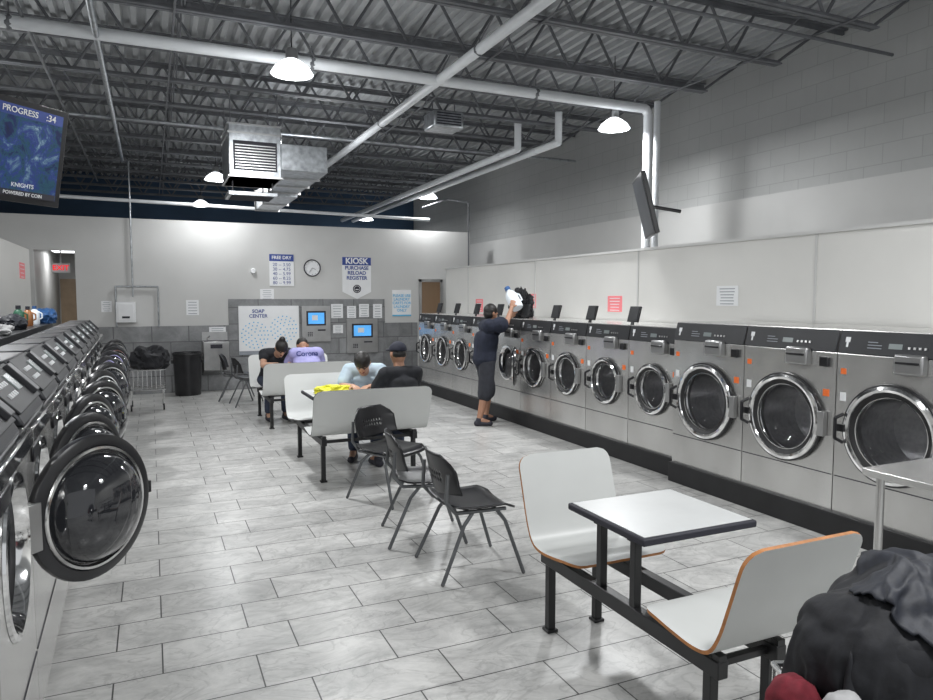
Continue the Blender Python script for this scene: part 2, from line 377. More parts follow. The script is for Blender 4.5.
pipe([(-4.5,13.4,3.42),(5.2,13.4,3.28)],.03,'thin white pipe just above the top of the back wall')
pipe([(-.36,1,3.96),(-.36,13,3.96)],.028,'narrow grey conduit running lengthwise above the left washer row','gal')
pipe([(-.9,1,4.03),(-.9,16,4.03)],.016,'thin dark conduit left of the narrow grey lengthwise conduit','joist')
pipe([(-4.5,4.65,4.04),(6.6,4.65,4.04)],.016,'thin grey conduit crossing the ceiling nearest the camera','joist')
pipe([(-4.5,10.2,4.0),(6.6,10.2,4.0)],.02,'thin grey conduit crossing the ceiling behind the duct box','gal')
pipe([(-.28,YB-.04,4.05),(-.28,YB-.04,1.72)],.014,'slim conduit dropping down the back wall to the white cabinet','gal',name='conduit')
pipe([(-.55,YB-.04,1.2),(-.55,YB-.04,1.9),(.12,YB-.04,1.9),(.12,YB-.04,1.2)],.014,'slim grey conduit loop around the white cabinet on the back wall','gal',name='conduit')
pipe([(5.0,13.3,3.5),(5.55,13.3,3.7),(5.85,12.9,3.6),(5.85,12.9,.02)],.015,'black conduit bending down behind the far end of the white bulkhead','joist',name='conduit')
t=thing('air_duct','galvanised ceiling duct assembly with louvred grille box and lengthwise branch','duct',(.88,8.7,3.12))
MB().box(0,0,0,.60,.8,.62).build('grille_box',m['gal'],t,bev=.01)
g=MB().box(.05,-.006,.08,.55,0,.42)
g.build('grille',m['ink'],t,sm=False)
for k in range(9): MB().box(.07,-.016,.10+k*.033,.53,-.006,.110+k*.033).build('louvre',m['steel2'],t,sm=False)
for x in (.03,.57):
    for y in (.05,.75): MB().cyl((x,y,.6),(x,y,1.0),.008,n=6).build('hanger_rod',m['joist'],t)
for z in (.0,.5,.6): MB().box(-.012,-.012,z,.612,.812,z+.02).build('flange',m['steel2'],t)
MB().box(.60,.05,.12,1.17,.6,.44).build('elbow',m['gal'],t,bev=.01)
MB().box(.74,.6,.12,1.17,1.9,.44).build('branch',m['gal'],t,bev=.008)
MB().box(.78,1.9,.06,1.15,3.6,.36).build('branch',m['gal'],t,bev=.008)
for y in (.6,1.25,1.9): MB().box(.72,y-.012,.10,1.19,y+.012,.46).build('flange',m['steel2'],t)
for y in (2.75,3.6): MB().box(.76,y-.012,.04,1.17,y+.012,.38).build('flange',m['steel2'],t)
t=thing('ceiling_vent','flat grey louvred vent panel hanging below the duct grille box','vent',(.90,9.0,2.95))
MB().box(0,0,0,.58,.5,.05).build('frame',m['gal'],t,bev=.006)
g=MB()
for k in range(8): g.box(.04,.05+k*.055,-.006,.54,.075+k*.055,0)
g.build('louvre',m['ink'],t)
for x in(.05,.52): MB().cyl((x,.03,.05),(x,.03,.17),.006,n=6).build('hanger_rod',m['joist'],t)
t=thing('unit_heater','grey boxed unit heater hanging between the lengthwise pipe and the right pipes','heater',(3.42,8.3,3.80))
MB().box(-.2,-.18,0,.2,.18,.2).build('body',m['gal'],t,bev=.02)
g=MB()
for k in range(5): g.box(-.16,-.185,.03+k*.032,.16,-.178,.045+k*.032)
g.build('grille',m['ink'],t)
for x in (-.15,.15): MB().cyl((x,0,.2),(x,0,.36),.008,n=6).build('hanger_rod',m['joist'],t)
# lamps
LP=[((292,70),'bright white high bay lamp hanging nearest the camera'),((614,125),'bright high bay lamp hanging near the right wall'),((216,176),'high bay lamp hanging left of the duct grille box'),((201,202),'small far high bay lamp at the left, above the back wall'),((366,216),'small far high bay lamp just above the wall clock'),((428,194),'high bay lamp hanging beside the paired white pipes')]
def lampmake():
    t=thing('high_bay_lamp','','lamp',group='high bay lamps')
    MB().lathe([(.05,.13),(.10,.10),(.155,.055),(.19,0),(.185,-.005),(.14,.045),(.05,.115)],32).build('shade',m['lamp'],t)
    MB().lathe([(0,.0),(.175,.0),(.175,.006),(0,.012)],32).build('lens',m['bulb'],t)
    MB().lathe([(0,.23),(.045,.22),(.055,.20),(.055,.12),(0,.12)],20).build('housing',m['steel2'],t)
    MB().cyl((0,0,.22),(0,0,.32),.006,n=6).cyl((0,0,.3),(0,0,.85),.005,n=6).build('cord',m['black'],t)
    return t
lamp0=lampmake(); lpos=[]
for i,(p,lb) in enumerate(LP):
    q=onp(p[0],p[1]+4,2,3.72); lpos.append(q)
    if i==0: lamp0.location=q; lamp0['label']=lb
    else: dup(lamp0,loc=q,label=lb)
for q in lpos+[V((-2.2,3.5,3.72)),V((1.6,.2,3.72)),V((4.0,1.5,3.72)),V((2.2,9.8,3.9)),V((-1.6,8.5,3.72))]:
    far=q.y>11.5; side=q.x>4.2
    ld=bpy.data.lights.new('lamp_light','AREA'); ld.shape='DISK'; ld.size=.36; ld.energy=32 if far else 78; ld.color=(.98,.99,1)
    lo=bpy.data.objects.new('lamp_light',ld); COL.objects.link(lo); lo.location=q-V((0,0,.03))
    pd=bpy.data.lights.new('ceiling_fill','POINT'); pd.energy=7 if far else (8 if side else 26); pd.color=(.97,.99,1); pd.shadow_soft_size=.3  # unseen point light added below each lamp position to brighten the ceiling
    po=bpy.data.objects.new('ceiling_fill',pd); COL.objects.link(po); po.location=q-V((0,0,.35))
pd=bpy.data.lights.new('hall_light','AREA'); pd.energy=7; pd.size=.4; po=bpy.data.objects.new('hall_light',pd); COL.objects.link(po); po.location=(-1.45,15.2,2.55)
W=bpy.data.worlds.new('world'); S.world=W; W.use_nodes=True
W.node_tree.nodes['Background'].inputs[0].default_value=(.94,.97,1,1); W.node_tree.nodes['Background'].inputs[1].default_value=.65
# ================= WASHERS
def washer(name,w,D,z0,h,zc,yc,cz,r,style,label,group):
    t=thing(name,label,'washing machine',group=group)
    x0,x1=-w/2+.004,w/2-.004
    b=MB(); a=r*.86
    A=[2*PI*i/48 for i in range(48)]
    for (X,Z) in ((x0,z0),(x1,z0),(x1,zc),(x0,zc)): A.append(math.atan2(Z-cz,X)%(2*PI))
    A.sort(); inner=[];outer=[]
    for q in A:
        c,s=math.cos(q),math.sin(q)
        k=min([((x1 if c>0 else x0)/c) if abs(c)>1e-6 else 9,(((zc if s>0 else z0)-cz)/s) if abs(s)>1e-6 else 9])
        inner.append(b.b.verts.new((a*c,0,cz+a*s))); outer.append(b.b.verts.new((k*c,0,cz+k*s)))
    n=len(A)
    for i in range(n): b._f([inner[i],inner[(i+1)%n],outer[(i+1)%n],outer[i]])
    P=[(0,z0),(0,zc),(yc,h),(D,h),(D,z0)]
    for X in (x0,x1): b._f([b.b.verts.new((X,y,z)) for y,z in P])
    for (ya,za),(yb,zb) in zip(P[1:],P[2:]+P[:1]):
        b.mi=1 if (style=='left' and za==h and zb==h) else 0
        b._f([b.b.verts.new(p) for p in ((x0,ya,za),(x1,ya,za),(x1,yb,zb),(x0,yb,zb))])
    bmesh.ops.remove_doubles(b.b,verts=b.b.verts[:],dist=.0005)
    b.build('body',[m['steel'],m['dsteel']],t,sm=False)
    MB().lathe([(a,0),(a,.05),(a*.92,.06),(a*.92,.4),(0,.42)],40,(0,0,cz),'Y').build('drum',m['drum'],t)
    MB().lathe([(a+.03,-.001),(a+.025,-.010),(a+.005,-.012),(a-.005,0),(a-.02,.03)],48,(0,0,cz),'Y').build('porthole_ring',m['chrome'],t)
    zs=z0+.26
    MB().box(x0+.01,-.003,zs,x1-.01,0,zs+.006).build('panel_seam',m['ink'],t,sm=False)
    if style=='right':
        L=math.hypot(yc,h-zc); ang=math.atan2(h-zc,yc)
        CM=Matrix.Translation((0,0,zc))@Matrix.Rotation(ang-PI/2,4,'X')
        con=MB().box(x0+.004,-.012,.006,x1-.004,0,L-.008,M=CM).build('control_panel',m['panel'],t,bev=.004)
        MB().box(-.05,-.016,.055,.04,-.012,.09,M=CM).build('display',m['lcd'],con,sm=False)
        for k in range(4): MB().box(.08+k*.035,-.018,.06,.095+k*.035,-.012,.075,M=CM).build('button',m['steel2'],con,sm=False)
        MB().box(-.20,-.014,.05,-.10,-.012,.056,M=CM).box(-.20,-.014,.07,-.10,-.012,.076,M=CM).box(-.20,-.014,.09,-.13,-.012,.096,M=CM).build('print',m['inkg'],con,sm=False)
        g=MB().box(x0+.05,-.014,.085,x0+.085,-.012,.12,M=CM).box(x0+.06,-.014,.05,x0+.075,-.012,.085,M=CM)
        g.build('emblem',m['paper'],con,sm=False)
        sd=MB().box(w*.03,-.06,zc-.10,w*.03+.19,0,zc+.03).build('soap_drawer',m['steel2'],t,bev=.014)
        MB().box(w*.03+.02,-.075,zc-.03,w*.03+.17,-.06,zc-.015).build('drawer_handle',m['black'],sd,bev=.003)
        MB().box(x1-.12,-.03,zc-.10,x1-.05,0,zc-.03).build('card_reader',m['black'],t,bev=.006)
        MB().box(x0+.03,-.003,zc-.14,x0+.07,0,zc-.10).build('sticker',m['orange'],t,sm=False)
        MB().box(x1-.10,-.003,cz+r*.6,x1-.05,0,cz+r*.6+.05).build('sticker',m['orange'],t,sm=False)
        MB().box(x0+.03,-.003,cz+r*.55,x0+.075,0,cz+r*.55+.06).build('sticker',m['paper'],t,sm=False)
    else:
        hw=w/2-.06
        hh=MB().prism([(.01,h),(.03,h+.04),(.17,h+.19),(.36,h+.19),(.38,h)],-hw,hw).build('control_head',m['dsteel'],t,bev=.01)
        L=math.hypot(.14,.15); ang=math.atan2(.15,.14)
        CM=Matrix.Translation((0,.03,h+.04))@Matrix.Rotation(ang-PI/2,4,'X')
        con=MB().box(-hw+.01,-.012,.0,hw-.01,.0,L-.005,M=CM).build('control_panel',m['panel2'],hh,bev=.004)
        MB().box(.02,-.018,L*.35,.13,-.012,L*.75,M=CM).build('display',m['lcd'],hh,sm=False)
        for k in range(4):
            for j in range(2): MB().box(-.22+k*.045,-.02,L*(.3+.25*j),-.195+k*.045,-.012,L*(.4+.25*j),M=CM).build('button',m['paper'],hh,sm=False)
        MB().box(hw-.12,-.035,L*.1,hw-.03,-.01,L*.9,M=CM).build('card_reader',m['dsteel'],hh,bev=.004)
        MB().box(x0,-.02,zc-.02,x1,.02,h+.004).build('trim_strip',m['chrome'],t,bev=.008)
        MB().box(-.30,-.012,zc-.10,-.12,0,zc-.04).build('soap_drawer',m['black'],t,bev=.006)
    dr=MB()
    if style=='right':
        dr.lathe([(r*.85,-.016),(r*.87,-.030),(r*.92,-.035),(r*.98,-.028),(r,-.014),(r*.97,.0),(r*.85,.0),(r*.85,-.016)],48,(-r,0,0),'Y')
    else:
        dr.lathe([(r*.80,-.02),(r*.82,-.035),(r*.88,-.04),(r*.94,-.034),(r*.96,-.015),(r*.94,.0),(r*.80,.0),(r*.80,-.02)],48,(-r,0,0),'Y')
    do=dr.build('door',m['chrome' if style=='right' else 'black'],t); do.location=(r,-.016,cz)
    if style=='right':
        MB().lathe([(r*.96,-.022),(r*1.02,-.018),(r*1.03,-.003),(r*.99,.004),(r*.88,.006),(r*.88,.0)],48,(-r,0,0),'Y').build('rim',m['black'],do)
        MB().lathe([(r*.86,-.022),(r*.78,-.010),(r*.76,0)],48,(-r,0,0),'Y').build('gasket',m['rub'],do)
        MB().lathe([(r*.89,.006),(r*.86,.018),(r*.80,.018),(r*.76,-.006),(r*.74,-.006),(r*.73,.008),(r*.74,.012)],48,(-r,0,0),'Y').build('inner_ring',m['chrome'],do)
    else:
        MB().lathe([(r*.94,-.034),(r*1.01,-.03),(r*1.03,-.012),(r*1.02,.003),(r*.97,.010),(r*.88,.012),(r*.86,.0)],48,(-r,0,0),'Y').build('rim',m['black'],do)
        MB().lathe([(r*.87,.008),(r*.855,.018),(r*.82,.018),(r*.80,.0),(r*.77,-.006),(r*.75,.004),(r*.76,.010)],48,(-r,0,0),'Y').build('inner_ring',m['chrome'],do)
    gp=[(r*.76,.0),(r*.73,.05),(r*.62,.085),(r*.45,.105),(0,.112)] if style=='right' else [(r*.78,-.02),(r*.76,.02),(r*.69,.055),(r*.58,.085),(r*.42,.108),(r*.2,.12),(0,.122)]
    MB().lathe(gp,40,(-r,0,0),'Y').build('glass',m['glass' if style=='right' else 'glassd'],do)
    if style!='right': MB().lathe([(r*.81,-.036),(r*.5,-.044),(0,-.048)],40,(-r,0,0),'Y').build('outer_cover',m['black'],do)
    MB().tube([(-2*r+.01,-.03,.10),(-2*r-.02,-.075,.07),(-2*r-.02,-.075,-.07),(-2*r+.01,-.03,-.10)],.012).box(-2*r-.035,-.045,-.025,-2*r+.02,-.01,.025).build('handle',m['black'],do)
    MB().box(-.03,-.03,-.09,.035,.012,.09).build('hinge',m['steel2'],do,bev=.004)
    return t
GR='stainless washers along the right wall'
sm0=washer('washing_machine',.78,.78,.18,1.42,1.26,.03,.80,.25,'right','',GR)
notes=['small stainless washer next to the tall ones, first of the shorter group','small stainless washer below the red notice nearest the camera','third shorter stainless washer from the tall ones','fourth shorter stainless washer, just right of the standing person','stainless washer with its round door swung open beside the standing person','stainless washer half hidden behind the standing person','third shorter stainless washer from the far end of the right row','second shorter stainless washer from the far end of the right row','farthest stainless washer of the right row, nearest the brown door']
src_=sm0
for i in range(9):
    y=5.12+.78*(i+.5); o=sm0 if i==0 else dup(src_)
    o.location=(4.5,y,0); o.rotation_euler=(0,0,-PI/2); o['label']=notes[i]
    if i==1:
        TM=Matrix.Translation((.29,.1,1.42))@Matrix.Rotation(R(-15),4,'X')
        hd=MB(); hd.box(-.09,0,.03,.09,.02,.20,M=TM).box(-.02,.0,-.02,.02,.02,.03,M=TM); dsp=hd.build('tilted_display',m['black'],o,bev=.004)
        MB().box(-.075,-.004,.045,.075,0,.185,M=TM).build('screen',m['panel'],dsp,sm=False); src_=o
    if i==4:
        for c in o.children:
            if c.name.startswith('door'): c.rotation_euler=(0,0,R(150))
bg0=washer('washing_machine',.845,.86,.18,1.48,1.31,.04,.80,.33,'right','',GR)
bn=['tall stainless washer with large door, beside the shorter washers','middle one of the three tall stainless washers with large door','tall stainless washer behind the steel table at the right edge']
for i in range(3):
    o=bg0 if i==0 else dup(bg0)
    o.location=(4.4,5.1-.845*(i+.5),0); o.rotation_euler=(0,0,-PI/2); o['label']=bn[i]
lf0=washer('washing_machine',.75,.92,.12,1.22,1.18,.02,.875,.28,'left','','stainless washers with open doors in the left row')
lf1=washer('washing_machine',.75,.92,.12,1.22,1.18,.02,.875,.26,'left','','stainless washers with open doors in the left row')
for i in range(11):
    o=lf0 if i==0 else (lf1 if i==1 else dup(lf1))
    o.location=(-.42-.018*i,2.60+.75*i,0); o.rotation_euler=(0,0,PI/2+R(1.35))
    o['label']='open-doored stainless washer, '+ORD[i]+(' to' if i==0 else ' from')+' the camera in the left row'
    a=[137,148,153,146,151,144,154,148,143,152,147][i]
    for c in o.children:
        if c.name.startswith('door'): c.rotation_euler=(0,0,R(a))
# ================= BOOTHS
def shell(W,prof,rc,th=.014):
    P=[V((0,y,z)) for y,z in prof]; out=[]; N=len(P)
    def cr(i,t):
        p0,p1,p2,p3=P[max(i-1,0)],P[i],P[i+1],P[min(i+2,N-1)]
        return .5*((2*p1)+(p2-p0)*t+(2*p0-5*p1+4*p2-p3)*t*t+(3*p1-p0-3*p2+p3)*t**3)
    for i in range(N-1):
        for k in range(6): out.append(cr(i,k/6))
    out.append(P[-1]); L=[0]
    for a,c in zip(out,out[1:]): L.append(L[-1]+(c-a).length)
    T=L[-1]
    mb=MB(); rows=[]; nx=8
    for i,p in enumerate(out):
        e=min(L[i],T-L[i]); hw=W/2
        if e<rc: hw=W/2-rc+math.sqrt(max(0,rc*rc-(rc-e)**2))
        tg=(out[min(i+1,len(out)-1)]-out[max(i-1,0)]).normalized(); nm=V((0,-tg.z,tg.y))
        rows.append(([mb.b.verts.new(p+V((-hw+2*hw*k/nx,0,0))) for k in range(nx+1)],[mb.b.verts.new(p+nm*-th+V((-hw+2*hw*k/nx,0,0))) for k in range(nx+1)]))
    for (a,a2),(c,c2) in zip(rows,rows[1:]):
        for k in range(nx):
            mb.mi=0; mb._f([a[k],a[k+1],c[k+1],c[k]]); mb._f([a2[k+1],a2[k],c2[k],c2[k+1]])
        mb.mi=1; mb._f([a[0],c[0],c2[0],a2[0]]); mb._f([c[nx],a[nx],a2[nx],c2[nx]])
    mb.mi=1
    for a,a2 in (rows[0],rows[-1]):
        for k in range(nx): mb._f([a[k],a[k+1],a2[k+1],a2[k]])
    return mb
def booth(loc,W,label,edge,tw):
    t=thing('booth_seating',label,'booth',loc,0,'booth seating units')
    e=MB().box(-tw/2,-.275,.724,tw/2,.275,.756)
    e.build('table_edge',m['ink'],t,bev=.008)
    MB().box(-tw/2+.016,-.259,.756,tw/2-.016,.259,.7585).build('table_top',m['tab'],t,bev=.001)
    pr=[(.24,.455),(.30,.462),(.42,.445),(.54,.435),(.62,.455),(.67,.53),(.715,.66),(.75,.77),(.785,.87)]
    for s in (1,-1):
        shell(W,[(s*y,z) for y,z in pr],.07).build('seat_shell',[m['lam'],m[edge]],t)
    small=W<.8
    rails=(-W/2+.07,.07) if small else (-W/2+.12,W/2-.12)
    posts=(rails[0],) if small else (-.17,.17)
    for rx in rails:
        MB().box(rx-.024,-.62,.345,rx+.024,.62,.41).build('rail',m['bpaint'],t,bev=.004)
        for sy in (-1,1):
            MB().box(rx-.02,sy*.56-.02,.0,rx+.02,sy*.56+.02,.35).box(rx-.03,sy*.56-.03,0,rx+.03,sy*.56+.03,.015).build('leg',m['bpaint'],t,bev=.003)
            for q in (.40,.60): MB().box(rx-.018,sy*q-.018,.41,rx+.018,sy*q+.018,.432).build('seat_bracket',m['bpaint'],t)
    for sy in (-1,1):
        for x_ in posts: MB().box(x_-.018,sy*.12-.018,.38,x_+.018,sy*.12+.018,.72).build('table_post',m['bpaint'],t,bev=.003)
        if not small: MB().box(rails[0],sy*.12-.014,.36,rails[1],sy*.12+.014,.388).build('crossbar',m['bpaint'],t,bev=.003)
        MB().box(rails[0],sy*.56-.014,.36,rails[1],sy*.56+.014,.388).build('crossbar',m['bpaint'],t,bev=.003)
        MB().box(-tw/2+.05,sy*.12-.016,.695,tw/2-.05,sy*.12+.016,.724).build('table_bracket',m['bpaint'],t)
    return t
booth((2.03,2.43,0),.57,'two seat booth with small square table on black frame in the foreground','ply',.60)
booth((1.85,6.92,0),1.12,'wide booth with grey bench backs and a yellow cloth on its table','gedge',.95)
booth((1.85,9.82,0),1.16,'farthest wide grey booth where the lavender shirted person sits','gedge',.95)
# ================= BLACK CHAIRS
def chair():
    t=thing('stacking_chair','','chair',group='black stacking chairs')
    def grid(nu,nv,fn,holes,name,th):
        mb=MB(); vs=[[mb.b.verts.new(fn(i/nu,j/nv)) for i in range(nu+1)] for j in range(nv+1)]
        for j in range(nv):
            for i in range(nu):
                if (i,j) in holes: continue
                mb._f([vs[j][i],vs[j][i+1],vs[j+1][i+1],vs[j+1][i]])
        o=mb.build(name,m['black'],t); q=o.modifiers.new('s','SOLIDIFY'); q.thickness=th; q.offset=0; return o
    def seat(u,v):
        x=(u-.5)*.46*(1-.12*max(0,v-.85)/.15-.10*max(0,.12-v)/.12); y=-.22+v*.43
        z=.43+.02*(abs(u-.5)*2)**3-.035*max(0,.15-v)/.15+.02*max(0,v-.8)/.2-.008*math.sin(v*PI); return V((x,y,z))
    grid(14,12,seat,set(),'seat',.012)
    def back(u,v):
        a=(u-.5)*2; wv=.235*(1-.15*max(0,v-.75)/.25*max(0,abs(a)-.5)/.5)
        x=a*wv; y=.21+.06*v-.07*a*a; z=.50+v*.265-.05*max(0,abs(a)-.6)/.4*max(0,v-.6)/.4+.03*abs(a)*max(0,.3-v)/.3; return V((x,y,z))
    hs={(i,j) for i in range(9,24,2) for j in (6,8)}
    grid(33,16,back,hs,'backrest',.012)
    for s in (-1,1):
        MB().tube([(s*.19,-.10,.41),(s*.215,-.15,.34),(s*.25,-.26,.012)],.012).ball((s*.25,-.26,.012),.014,1).build('leg',m['gtube'],t)
        MB().tube([(s*.19,.05,.41),(s*.215,.12,.34),(s*.25,.27,.012)],.012).ball((s*.25,.27,.012),.014,1).build('leg',m['gtube'],t)
        MB().tube([(s*.20,-.16,.41),(s*.20,.17,.415),(s*.215,.235,.49),(s*.215,.225,.66)],.012).build('side_rail',m['gtube'],t)
    for y in (-.1,.08): MB().cyl((-.2,y,.41),(.2,y,.41),.01).build('crossbar',m['gtube'],t)
    return t
c0=chair(); c0.location=(1.80,3.96,0); c0.rotation_euler=(0,0,R(88)); c0['label']='black stacking chair nearest the foreground booth'
dup(c0,(1.74,4.62,0),R(78),'black stacking chair standing between the other two loose chairs')
dup(c0,(1.82,5.62,0),R(28),'black stacking chair against the wide booth bench back')
dup(c0,(1.40,11.55,0),R(95),'black stacking chair tucked behind the far end of the booths')
dup(c0,(1.28,12.25,0),R(80),'farthest black stacking chair in front of the vending panel')
# ================= BACK WALL ITEMS
def rect(px0,py0,px1,py1,ax=1,c=YB):
    return onp(px0,py0,ax,c),onp(px1,py1,ax,c)
def panel(name,label,cat,r,mt='paper',ax=1,c=YB,th=.012,group=None):
    a,b_=rect(*r,ax=ax,c=c); w=abs(b_.x-a.x) if ax==1 else abs(b_.y-a.y); h=abs(a.z-b_.z)
    ctr=(a+b_)/2; loc=(ctr.x,c,ctr.z) if ax==1 else (c,ctr.y,ctr.z)
    t=thing(name,label,cat,loc,0 if ax==1 else (-PI/2 if c>0 else PI/2),group)
    MB().box(-w/2,-th,-h/2,w/2,0,h/2).build('board' if th>.006 else 'sheet',m[mt],t,sm=False)
    return t,w,h
def lines(t,w,h,n,mt='inkg',th=.006,top=.35,bot=-.4,wid=.75,seed=0):
    rnd=random.Random(seed); g=MB()
    for k in range(n):
        z=h*(top+(bot-top)*k/max(1,n-1)); q=w*wid*(.7+.3*rnd.random())/2
        g.box(-q,-th-.001,z-h*.022,q,-th,z+h*.022)
    g.build('print',m[mt],t,sm=False)
Y2=YB-.02; Y3=YB-.03
t,w,h=panel('price_sign','blue headed price sign left of the wall clock','sign',(269,254,294,286))
MB().box(-w/2,-.014,h*.28,w/2,-.012,h/2).build('header',m['blue'],t,sm=False)
text(t,'FREE DRY',0,h*.39,.085,m['paper'],-.016,bold=.02)
text(t,'20 -- 3.50\n30 -- 4.75\n40 -- 5.99\n60 -- 8.25\n80 -- 9.99',0,-.07,.085,m['blue'],-.014)
t,w,h=panel('kiosk_sign','white pointed sign with blue kiosk header above the card kiosks','sign',(342,257,371,292))
MB().box(-w/2,-.014,h*.27,w/2,-.012,h/2).build('header',m['blue'],t,sm=False)
a=MB(); a.b.faces.new([a.b.verts.new(p) for p in ((-w/2,-.012,-h/2),(w/2,-.012,-h/2),(0,-.012,-h/2-.14))])
a.build('point',m['paper'],t,sm=False)
text(t,'KIOSK',0,h*.385,.16,m['paper'],-.016,bold=.03)
text(t,'PURCHASE\nRELOAD\nREGISTER',0,.03,.098,m['blue'],-.014,bold=.03)
MB().lathe([(0,-.002),(.082,-.002),(.082,0)],24,(0,-.013,-h/2+.06),'Y').build('emblem',m['ink'],t)
MB().lathe([(.062,-.004),(.055,-.004)],24,(0,-.013,-h/2+.06),'Y').box(-.03,-.018,-h/2+.04,.03,-.016,-h/2+.055).build('emblem_mark',m['paper'],t)
t,w,h=panel('instruction_sign','small light blue worded sign left of the brown door','sign',(392,290,411,316))
text(t,'PLEASE USE\nLAUNDRY\nCARTS FOR\nLAUNDRY\nONLY',0,0,.075,m['cyan'],-.014,bold=.02)
MB().box(-w/2,-.014,-h/2,w/2,-.012,-h/2+.03).build('border',m['cyan'],t,sm=False)
t,w,h=panel('vending_panel','white and pale blue soap vending panel left of the first kiosk','vending panel',(238,306,299,353),c=Y3,th=.05)
text(t,'SOAP\nCENTER',-w*.18,h*.34,.09,m['blue'],-.053,bold=.02)
g=MB()
for cx_,zz in ((-w*.24,-.1),(w*.24,.02)):
    for rr in (.06,.12,.18,.24):
        nn=int(rr*80)
        for k in range(nn):
            a=2*PI*k/nn; z_=h*zz+rr*math.sin(a)
            if abs(z_)<h*.45: g.cyl((cx_+rr*math.cos(a),-.052,z_),(cx_+rr*math.cos(a),-.05,z_),.013,n=8)
g.build('dot_pattern',m['cyan'],t)
MB().box(-w/2,-.055,-h/2,w/2,-.05,-h/2+.07).build('delivery_flap',m['inkg'],t,sm=False)
def kiosk(r,label):
    t,w,h=panel('card_kiosk',label,'kiosk',r,'steel2',c=Y3,th=.06,group='card kiosks')
    s_=MB().box(-w*.34,-.066,-h*.05,w*.34,-.06,h*.36).build('screen_frame',m['ink'],t,bev=.004)
    MB().box(-w*.28,-.069,0,w*.28,-.066,h*.31).build('screen',m['scr'],s_,sm=False)
    MB().box(-w*.15,-.071,h*.1,w*.05,-.069,h*.24).build('screen_window',m['paper'],s_,sm=False)
    g=MB()
    for i in range(3):
        for j in range(3): g.box(-w*.3+i*.035,-.066,-h*.35+j*.03,-w*.3+i*.035+.022,-.06,-h*.35+j*.03+.02)
    g.build('keypad',m['ink'],t,sm=False)
    MB().box(w*.05,-.066,-h*.2,w*.32,-.06,-h*.16).build('card_slot',m['ink'],t,sm=False)
kiosk((301,306,330,341),'stainless card kiosk with blue screen right beside the vending panel')
kiosk((346,319,377,352),'lower stainless card kiosk with blue screen nearest the brown door')
for i,(r,lb,mt,c) in enumerate([((331,304,343,318),'white notice on the tiles between the two kiosks','paper',Y3),((347,306,356,318),'white notice above the left part of the lower kiosk','paper',Y3),((359,304,369,317),'white notice above the right part of the lower kiosk','paper',Y3),((373,304,382,318),'small pale notice at the right end of the tiled surround','paper',Y3),((333,325,343,333),'small card taped between the kiosk screens','paper',Y3),((186,300,199,315),'lone white notice on the wall above the bin','paper',YB),((209,327,226,338),'wide white label above the drinking fountain','paper',Y2),((260,289,274,300),'white notice under the price sign','paper',YB),((101,301,112,312),'pale notice left of the white cabinet on the back wall','paper',YB)]):
    t,w,h=panel('notice',lb,'notice',r,mt,c=c,th=.004); lines(t,w,h,5,th=.004,seed=i)
t,w,h=panel('notice','white notice on the right bulkhead above the tall washers','notice',(717,286,738,306),ax=0,c=5.3,th=.004); lines(t,w,h,6,th=.004)
for r,lb in [((608,296,622,312),'largest red notice on the right bulkhead, nearest the camera'),((527,294,536,308),'red notice on the bulkhead right of the standing person'),((476,299,483,312),'red notice on the bulkhead left of the standing person')]:
    t,w,h=panel('notice',lb,'notice',r,'red',ax=0,c=5.3,th=.004); lines(t,w,h,5,'paper',th=.004)
t,w,h=panel('notice','small red notice on the left bulkhead','notice',(19,262,25,279),'red',ax=0,c=-1.65,th=.004); lines(t,w,h,4,'paper',th=.004)
p=onp(312,268,1,YB)
t=thing('wall_clock','round black rimmed white clock on the back wall','clock',(p.x,YB,p.z))
MB().lathe([(.15,0),(.165,-.02),(.16,-.035),(.145,-.03),(.145,-.01)],40,ax='Y').build('rim',m['ink'],t)
MB().lathe([(0,-.012),(.147,-.012),(.147,0)],40,ax='Y').build('face',m['paper'],t)
g=MB()
for k in range(12):
    a=k*PI/6; g.bar((.115*math.sin(a),-.014,.115*math.cos(a)),(.135*math.sin(a),-.014,.135*math.cos(a)),.008,.003)
g.build('hour_mark',m['ink'],t)
MB().bar((0,-.016,0),(.07,-.016,-.03),.012,.003).build('hand',m['ink'],t); MB().bar((0,-.018,0),(-.06,-.018,-.09),.009,.003).build('hand',m['ink'],t)
p=onp(253,271,1,YB)
t=MB().lathe([(0,-.04),(.04,-.04),(.05,-.02),(.05,0)],24,(0,0,0),'Y').build('sensor',m['paper']); t.location=(p.x,YB,p.z); tag(t,'small round white sensor on the wall left of the price sign','sensor')
p=onp(61,268,1,14.4)
t=thing('exit_sign','small white sign box with red EXIT letters hanging in the hallway','sign',(p.x,14.4,p.z))
MB().box(-.14,-.03,-.085,.14,.03,.085).build('housing',m['paper'],t,bev=.008); text(t,'EXIT',0,0,.125,m['exit'],-.034,bold=.01)
MB().cyl((0,0,.08),(0,0,2.6-p.z),.01).build('stem',m['paper'],t)
t=thing('hallway_light','flat ceiling light panel in the hallway','lamp',(-1.45,15.3,2.6)); MB().box(-.2,-.3,-.03,.2,.3,0).build('diffuser',m['lamp'],t); MB().box(-.22,-.32,-.02,.22,.32,0).build('frame',m['paper'],t)
t,w,h=panel('wall_cabinet','white dispenser cabinet on the back wall inside the conduit loop','cabinet',(116,302,136,322),th=.14)
MB().box(-w*.4,-.15,-h*.4,w*.4,-.14,h*.42).build('cover',m['paper'],t,bev=.006); MB().box(-w*.2,-.155,-h*.3,w*.2,-.15,-h*.2).build('slot',m['ink'],t)
p=onp(188,380,1,13.2)
t=thing('trash_can','tall black round bin against the tiled back wall','bin',(p.x,13.2,0))
MB().lathe([(0,0),(.21,0),(.215,.03),(.24,.68),(.25,.69),(.25,.75),(.23,.75),(.225,.70),(.215,.64),(0,.1)],32).build('body',m['black'],t)
